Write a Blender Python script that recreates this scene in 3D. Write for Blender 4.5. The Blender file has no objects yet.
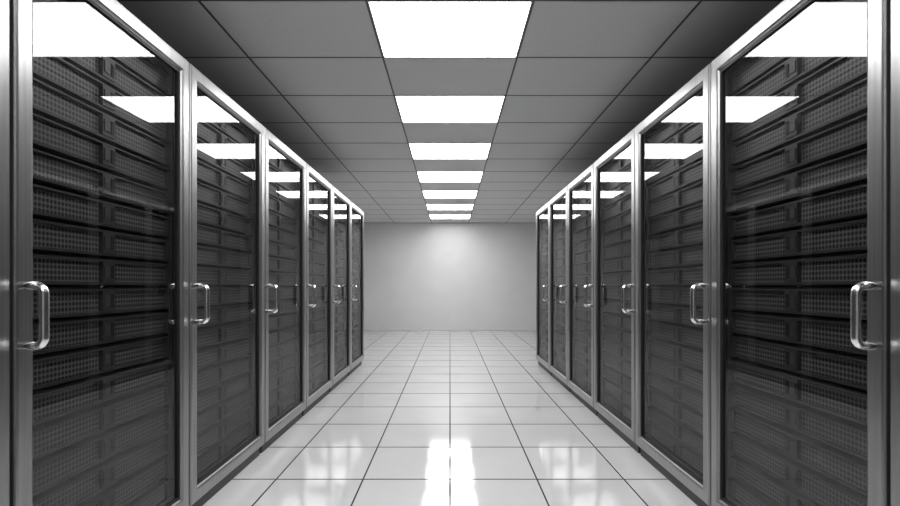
import bpy, math, random
from mathutils import Vector
random.seed(4)
scene = bpy.context.scene
try:
    scene.view_settings.view_transform = 'Standard'
    scene.view_settings.look = 'None'
except Exception:
    pass

F = 560.0
EYE = 1.038
AX = 1.14          # half aisle (door plane)
RW = 0.996         # rack pitch
R0 = 1.459         # near edge of the first fully seen rack
CH = EYE + 1.487   # ceiling height
YB = 13.21         # back wall
YF = -4.2
XW = 2.62
EMIT = 14.0

# ------------------------------------------------ materials
def mat(name, color=(0.5,)*3, rough=0.5, metal=0.0, spec=0.5):
    m = bpy.data.materials.new(name); m.use_nodes = True
    b = m.node_tree.nodes['Principled BSDF']
    b.inputs['Base Color'].default_value = (*color, 1)
    b.inputs['Roughness'].default_value = rough
    b.inputs['Metallic'].default_value = metal
    b.inputs['Specular IOR Level'].default_value = spec
    return m, m.node_tree, b

def g(v): return (v, v, v)

def noise_color(nt, b, scale, lo, hi, detail=4, bump=0.0, bdist=0.002, vecscale=None, lohi=(0.3, 0.7)):
    tc = nt.nodes.new('ShaderNodeTexCoord')
    n = nt.nodes.new('ShaderNodeTexNoise')
    n.inputs['Scale'].default_value = scale; n.inputs['Detail'].default_value = detail
    src = tc.outputs['Object']
    if vecscale:
        mp = nt.nodes.new('ShaderNodeMapping'); mp.inputs['Scale'].default_value = vecscale
        nt.links.new(src, mp.inputs['Vector']); src = mp.outputs['Vector']
    nt.links.new(src, n.inputs['Vector'])
    r = nt.nodes.new('ShaderNodeValToRGB')
    r.color_ramp.elements[0].color = (lo, lo, lo, 1); r.color_ramp.elements[1].color = (hi, hi, hi, 1)
    r.color_ramp.elements[0].position = lohi[0]; r.color_ramp.elements[1].position = lohi[1]
    nt.links.new(n.outputs['Fac'], r.inputs['Fac'])
    nt.links.new(r.outputs['Color'], b.inputs['Base Color'])
    if bump:
        bp = nt.nodes.new('ShaderNodeBump'); bp.inputs['Strength'].default_value = bump
        bp.inputs['Distance'].default_value = bdist
        nt.links.new(n.outputs['Fac'], bp.inputs['Height'])
        nt.links.new(bp.outputs['Normal'], b.inputs['Normal'])

M_tile, nt, b = mat('ceiling_tile_mineral', g(.6), .8)
noise_color(nt, b, 110, .57, .69, 5, bump=.4)
M_grid, nt, b = mat('ceiling_tbar', g(.06), .5)
M_ceilback, nt, b = mat('ceiling_void', g(.02), .9)
M_wall, nt, b = mat('wall_paint', g(.70), .33, spec=1.0)
noise_color(nt, b, 3, .68, .71, 3)
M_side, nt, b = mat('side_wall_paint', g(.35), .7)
M_floor, nt, b = mat('floor_tile_polished', g(.6), .085, spec=1.0)
noise_color(nt, b, 2.5, .57, .61, 3)
M_grout, nt, b = mat('floor_grout', g(.02), .7, spec=.1)
M_frame, nt, b = mat('brushed_aluminium', g(.3), .28, .92)
noise_color(nt, b, 60, .28, .35, 3, vecscale=(1, 1, .03))
M_chrome, nt, b = mat('handle_chrome', g(.85), .2, 1.0)
M_cab, nt, b = mat('cabinet_painted_steel', g(.03), .45)
M_top, nt, b = mat('cabinet_top_steel', g(.06), .45, .3)
M_plinth, nt, b = mat('plinth_black', g(.02), .5)
M_gasket, nt, b = mat('rubber_gasket', g(.010), .6)
M_serv, nt, b = mat('server_bezel', g(.04), .35, .2)
M_serv2, nt, b = mat('server_latch', g(.065), .35, .3)
M_slot, nt, b = mat('server_slot', g(.002), .6)

# perforated panel : round holes
M_perf, nt, b = mat('server_perforated_mesh', g(.08), .4, .2)
tc = nt.nodes.new('ShaderNodeTexCoord'); sx = nt.nodes.new('ShaderNodeSeparateXYZ')
nt.links.new(tc.outputs['Object'], sx.inputs[0])
def mth(op, a, bb=None):
    n = nt.nodes.new('ShaderNodeMath'); n.operation = op
    for i, v in enumerate((a, bb)):
        if v is None: continue
        if isinstance(v, (int, float)): n.inputs[i].default_value = v
        else: nt.links.new(v, n.inputs[i])
    return n.outputs[0]
P = 0.0165
def cell(src):
    return mth('MULTIPLY', mth('SUBTRACT', mth('FRACT', mth('DIVIDE', src, P)), .5), P)
yy = mth('ADD', sx.outputs['Y'], 10.0); zz = mth('ADD', sx.outputs['Z'], 10.0)
cy, cz = cell(yy), cell(zz)
d = mth('SQRT', mth('ADD', mth('MULTIPLY', cy, cy), mth('MULTIPLY', cz, cz)))
hole = mth('LESS_THAN', d, 0.0064)
mx = nt.nodes.new('ShaderNodeMix'); mx.data_type = 'RGBA'
nt.links.new(hole, mx.inputs['Factor'])
mx.inputs[6].default_value = (.15, .15, .15, 1); mx.inputs[7].default_value = (.001, .001, .001, 1)
nt.links.new(mx.outputs[2], b.inputs['Base Color'])

# thin door glass: straight-through tinted + fresnel mirror
M_glass = bpy.data.materials.new('tinted_door_glass'); M_glass.use_nodes = True
nt = M_glass.node_tree; nt.nodes.clear()
o = nt.nodes.new('ShaderNodeOutputMaterial'); ms = nt.nodes.new('ShaderNodeMixShader')
tr = nt.nodes.new('ShaderNodeBsdfTransparent'); tr.inputs[0].default_value = (.60, .60, .60, 1)
gl = nt.nodes.new('ShaderNodeBsdfGlossy'); gl.inputs['Roughness'].default_value = 0.0
gl.inputs['Color'].default_value = (1, 1, 1, 1)
fr = nt.nodes.new('ShaderNodeLayerWeight'); fr.inputs['Blend'].default_value = 0.5
mr = nt.nodes.new('ShaderNodeMath'); mr.operation = 'POWER'; mr.inputs[1].default_value = 5.0
mr2 = nt.nodes.new('ShaderNodeMath'); mr2.operation = 'MULTIPLY_ADD'; mr2.inputs[1].default_value = .25; mr2.inputs[2].default_value = .068
nt.links.new(fr.outputs['Facing'], mr.inputs[0]); nt.links.new(mr.outputs[0], mr2.inputs[0])
nt.links.new(mr2.outputs[0], ms.inputs[0])
nt.links.new(tr.outputs[0], ms.inputs[1]); nt.links.new(gl.outputs[0], ms.inputs[2]); nt.links.new(ms.outputs[0], o.inputs[0])

M_emit = bpy.data.materials.new('light_diffuser'); M_emit.use_nodes = True
nt = M_emit.node_tree; nt.nodes.clear()
o = nt.nodes.new('ShaderNodeOutputMaterial'); e = nt.nodes.new('ShaderNodeEmission')
e.inputs['Strength'].default_value = EMIT
nt.links.new(e.outputs[0], o.inputs[0])

# ------------------------------------------------ mesh builder
class MB:
    def __init__(s, sign=1): s.v = []; s.f = []; s.m = []; s.mats = []; s.sign = sign; s.sm = []
    def mi(s, m):
        if m not in s.mats: s.mats.append(m)
        return s.mats.index(m)
    def add(s, vs, fs, m, smooth=False):
        k = len(s.v); i = s.mi(m)
        s.v += [(s.sign*x, y, z) for x, y, z in vs]
        for f in fs:
            f = [a+k for a in f]
            if s.sign < 0: f.reverse()
            s.f.append(f); s.m.append(i); s.sm.append(smooth)
    def box(s, x0, x1, y0, y1, z0, z1, m):
        vs = [(x, y, z) for z in (z0, z1) for y in (y0, y1) for x in (x0, x1)]
        fs = [(0,2,3,1), (4,5,7,6), (0,1,5,4), (2,6,7,3), (0,4,6,2), (1,3,7,5)]
        s.add(vs, fs, m)
    def frame(s, prof, y0, y1, z0, z1, m):
        """rectangular mitred frame; prof=[(inset,x)]"""
        vs = []; n = len(prof)
        for u, x in prof:
            vs += [(x, y0+u, z0+u), (x, y1-u, z0+u), (x, y1-u, z1-u), (x, y0+u, z1-u)]
        fs = []
        for i in range(n):
            j = (i+1) % n
            for k in range(4):
                l = (k+1) % 4
                fs.append((i*4+k, i*4+l, j*4+l, j*4+k))
        s.add(vs, [tuple(reversed(f)) for f in fs], m)
    def tube(s, pts, r, m, n=16):
        pts = [Vector(p) for p in pts]; vs = []; up = Vector((0, 1, 0))
        for i, p in enumerate(pts):
            t = (pts[min(i+1, len(pts)-1)] - pts[max(i-1, 0)]).normalized()
            a = up; bb = t.cross(a).normalized()
            for k in range(n):
                q = 2*math.pi*k/n
                vs.append(tuple(p + a*math.cos(q)*r + bb*math.sin(q)*r))
        fs = []
        for i in range(len(pts)-1):
            for k in range(n):
                l = (k+1) % n
                fs.append((i*n+k, i*n+l, (i+1)*n+l, (i+1)*n+k))
        fs.append(tuple(range(n))); fs.append(tuple(reversed(range((len(pts)-1)*n, len(pts)*n))))
        s.add(vs, fs, m, True)
    def mesh(s, name, recalc=True):
        me = bpy.data.meshes.new(name); me.from_pydata(s.v, [], s.f)
        for m in s.mats: me.materials.append(m)
        for p, i, q in zip(me.polygons, s.m, s.sm): p.material_index = i; p.use_smooth = q
        if recalc:
            import bmesh
            bm = bmesh.new(); bm.from_mesh(me); bmesh.ops.recalc_face_normals(bm, faces=bm.faces)
            bm.to_mesh(me); bm.free()
        me.update(); return me

def obj(name, me, loc=(0, 0, 0), parent=None):
    ob = bpy.data.objects.new(name, me); scene.collection.objects.link(ob)
    ob.location = loc
    if parent: ob.parent = parent
    return ob

# ------------------------------------------------ rack parts (local: x outward from the aisle, y along)
ZB, ZT = 0.066, 2.02
def rack_meshes(s):
    out = {}
    W = RW - 0.018
    y0, y1 = 0.014, 0.014 + W
    # door frame
    b = MB(s)
    b.frame([(0, .036), (0, .008), (.002, .003), (.007, 0), (.054, 0), (.060, .003), (.064, .010), (.064, .036)], y0, y1, ZB, ZT, M_frame)
    out['door_frame'] = b.mesh('door_frame')
    b = MB(s)
    b.frame([(.0645, .03), (.0645, .012), (.073, .012), (.073, .03)], y0, y1, ZB, ZT, M_gasket)
    out['door_gasket'] = b.mesh('door_gasket')
    b = MB(s)
    i = .069
    b.add([(.020, y0+i, ZB+i), (.020, y1-i, ZB+i), (.020, y1-i, ZT-i), (.020, y0+i, ZT-i)], [(0, 1, 2, 3)], M_glass)
    out['door_glass'] = b.mesh('door_glass', False)
    # handle
    b = MB(s)
    yc = y0 + .014; zc = EYE - .079; hh = .080; out_x = -.062; r = .022
    pts = [(.004, yc, zc-hh)]
    for k in range(7):
        a = math.pi/2*k/6
        pts.append((out_x + r - r*math.sin(a), yc, zc-hh + r - r*math.cos(a)))
    for k in range(7):
        a = math.pi/2*k/6
        pts.append((out_x + r - r*math.cos(a), yc, zc+hh - r + r*math.sin(a)))
    pts.append((.004, yc, zc+hh))
    b.tube(pts, .0118, M_chrome)
    out['door_handle'] = b.mesh('door_handle')
    # cabinet carcass
    b = MB(s)
    D = 1.0; c0, c1 = .002, RW-.002
    b.box(.040, D, c0, c0+.03, ZB, ZT-.02, M_cab)
    b.box(.040, D, c1-.03, c1, ZB, ZT-.02, M_cab)
    b.box(.040, D, c0, c1, ZT-.02, ZT-.002, M_top)
    b.box(.040, D, c0+.03, c1-.03, ZB, ZB+.03, M_cab)
    b.box(D-.02, D, c0+.03, c1-.03, ZB+.03, ZT-.02, M_cab)
    b.box(.044, .07, c0+.03, y0+.064, ZB+.03, ZT-.02, M_cab)
    b.box(.044, .07, y1-.064, c1-.03, ZB+.03, ZT-.02, M_cab)
    b.box(.03, D-.04, y0+.01, y1-.01, 0.0, ZB, M_plinth)
    out['cabinet'] = b.mesh('cabinet')
    # servers
    b = MB(s)
    n = 18; zlo = ZB+.062; zhi = ZT-.062; p = (zhi-zlo)/n
    a0, a1 = y0+.066, y1-.066; X = .060
    mid = (a0+a1)/2
    for j in range(n):
        z = zlo + j*p; h = p - .009
        b.box(X+.030, X+.6, a0+.004, a1-.004, z, z+h, M_slot)
        # slanted top lip
        vs = [(X-.006, a0, z+h-.008), (X-.006, a1, z+h-.008), (X+.030, a1, z+h), (X+.030, a0, z+h),
              (X+.030, a0, z+h-.014), (X+.030, a1, z+h-.014), (X-.006, a0, z+h-.014), (X-.006, a1, z+h-.014)]
        b.add(vs, [(0,1,2,3), (6,7,1,0), (4,5,7,6), (0,3,4,6), (1,7,5,2), (3,2,5,4)], M_serv)
        b.box(X-.002, X+.030, a0, a1, z, z+.009, M_serv)
        zl, zh = z+.009, z+h-.014
        # ears
        b.box(X, X+.014, a0, a0+.016, zl, zh, M_serv2)
        b.box(X, X+.014, a1-.016, a1, zl, zh, M_serv2)
        # centre latch block
        b.box(X-.006, X+.014, mid-.036, mid+.036, zl, zh, M_serv)
        b.box(X-.009, X-.006, mid-.028, mid+.002, zl+.016, zh-.014, M_serv2)
        b.box(X-.0075, X-.006, mid+.010, mid+.028, zl+.012, zh-.012, M_slot)
        # perforated panels
        for (q0, q1) in ((a0+.016, mid-.036), (mid+.036, a1-.016)):
            b.box(X+.008, X+.013, q0, q1, zl, zh, M_perf)
    out['server_units'] = b.mesh('server_units')
    return out

for s in (-1, 1):
    parts = rack_meshes(s)
    for k in range(-3, 6):
        y = R0 + k*RW
        em = bpy.data.objects.new('server_rack', None); scene.collection.objects.link(em)
        em.location = (s*AX, y, 0); em.empty_display_size = .2
        for nm, me in parts.items():
            obj(nm, me, parent=em)

# ------------------------------------------------ floor tiles
T = .467; TY = .60
b = MB()
b.box(-XW, XW, YF, YB, -.06, -.005, M_grout)
ys = YB; ch = .0012
gx, gy = .0030, .0050
xcols = [i*T for i in range(-6, 6)]
while ys > YF:
    ya, yb_ = max(ys-TY, YF), ys
    for xa in xcols:
        x0, x1 = max(xa, -XW)+gx, min(xa+T, XW)-gx
        if x1-x0 < .02 or yb_-ya < .02: continue
        y0, y1 = ya+gy, yb_-gy
        tx, ty = random.uniform(-1, 1)*.0012, random.uniform(-1, 1)*.0005
        cx, cyy = (x0+x1)/2, (y0+y1)/2
        def zt(x, y): return (x-cx)*tx + (y-cyy)*ty - .0004
        vs = [(x0, y0, -.005), (x1, y0, -.005), (x1, y1, -.005), (x0, y1, -.005)]
        vs += [(x0, y0, -ch), (x1, y0, -ch), (x1, y1, -ch), (x0, y1, -ch)]
        vs += [(x, y, zt(x, y)) for x, y in ((x0+ch, y0+ch), (x1-ch, y0+ch), (x1-ch, y1-ch), (x0+ch, y1-ch))]
        b.add(vs, [(8, 9, 10, 11)], M_floor)
        fs = []
        for base in (0, 4):
            for q in range(4):
                r = (q+1) % 4
                fs.append((base+q, base+r, base+4+r, base+4+q))
        b.add(vs, fs, M_grout)
    ys -= TY
obj('floor', b.mesh('floor', False))

# ------------------------------------------------ ceiling
TW = .874; TD = .7286; L0 = 2.92
b = MB()
b.box(-XW, XW, YF, YB, CH+.03, CH+.10, M_ceilback)
rows = []
k = -10
while L0 + k*TD < YB:
    rows.append(k); k += 1
xl = [-XW, -2.185, -1.311, -.437, .437, 1.311, 2.185, XW]
for k in rows:
    y0 = max(L0+k*TD, YF); y1 = min(L0+(k+1)*TD, YB)
    if y1-y0 < .02: continue
    for i in range(len(xl)-1):
        if i == 3 and k % 2 == 0 and y1-y0 > .7: continue
        x0, x1 = xl[i], xl[i+1]
        e = .006
        b.box(x0+e, x1-e, y0+e, y1-e, CH+.003, CH+.022, M_tile)
    b.box(-XW, XW, y0-.0065, y0+.0065, CH+.001, CH+.028, M_grid)
for x in xl[1:-1]:
    b.box(x-.006, x+.006, YF, YB, CH+.0, CH+.028, M_grid)
obj('ceiling', b.mesh('ceiling'))
# lights
M_trim, nt, _b = mat('light_frame_white', g(.5), .5)
b = MB()
hx, hy = TW/2-.006, TD/2-.006
def ring(pr):
    vs = []; fs = []
    for u, z in pr:
        vs += [(-hx+u, -hy+u, z), (hx-u, -hy+u, z), (hx-u, hy-u, z), (-hx+u, hy-u, z)]
    n = len(pr)
    for i in range(n):
        j = (i+1) % n
        for k in range(4):
            l = (k+1) % 4
            fs.append((i*4+k, i*4+l, j*4+l, j*4+k))
    return vs, fs
vs, fs = ring([(0, .03), (0, .0), (.006, -.001), (.007, .004), (.007, .03)])
b.add(vs, fs, M_trim)
b.box(-hx+.006, hx-.006, -hy+.006, hy-.006, .002, .02, M_emit)
lm = b.mesh('recessed_ceiling_light')
for k in rows:
    y0 = L0+k*TD
    if k % 2 == 0 and y0 >= YF and y0+TD <= YB:
        obj('recessed_ceiling_light', lm, (0, y0+TD/2, CH))

# ------------------------------------------------ walls
def wall(name, *a, m=M_wall):
    b = MB(); b.box(*a, m); obj(name, b.mesh(name))
wall('wall_back', -XW-.1, XW+.1, YB, YB+.1, -.06, CH+.1)
wall('wall_front', -XW-.1, XW+.1, YF-.1, YF, -.06, CH+.1, m=M_side)
wall('wall_left', -XW-.1, -XW, YF, YB, -.06, CH+.1, m=M_side)
wall('wall_right', XW, XW+.1, YF, YB, -.06, CH+.1, m=M_side)

w = bpy.data.worlds.new('world'); scene.world = w; w.use_nodes = True
w.node_tree.nodes['Background'].inputs[0].default_value = (0, 0, 0, 1)

cam = bpy.data.cameras.new('camera'); co = bpy.data.objects.new('camera', cam); scene.collection.objects.link(co)
co.location = (0, 0, EYE); co.rotation_euler = (math.pi/2, 0, 0)
cam.sensor_width = 36; cam.sensor_fit = 'HORIZONTAL'; cam.lens = F/900*36; cam.shift_y = 33/900
cam.clip_start = .02
scene.camera = co
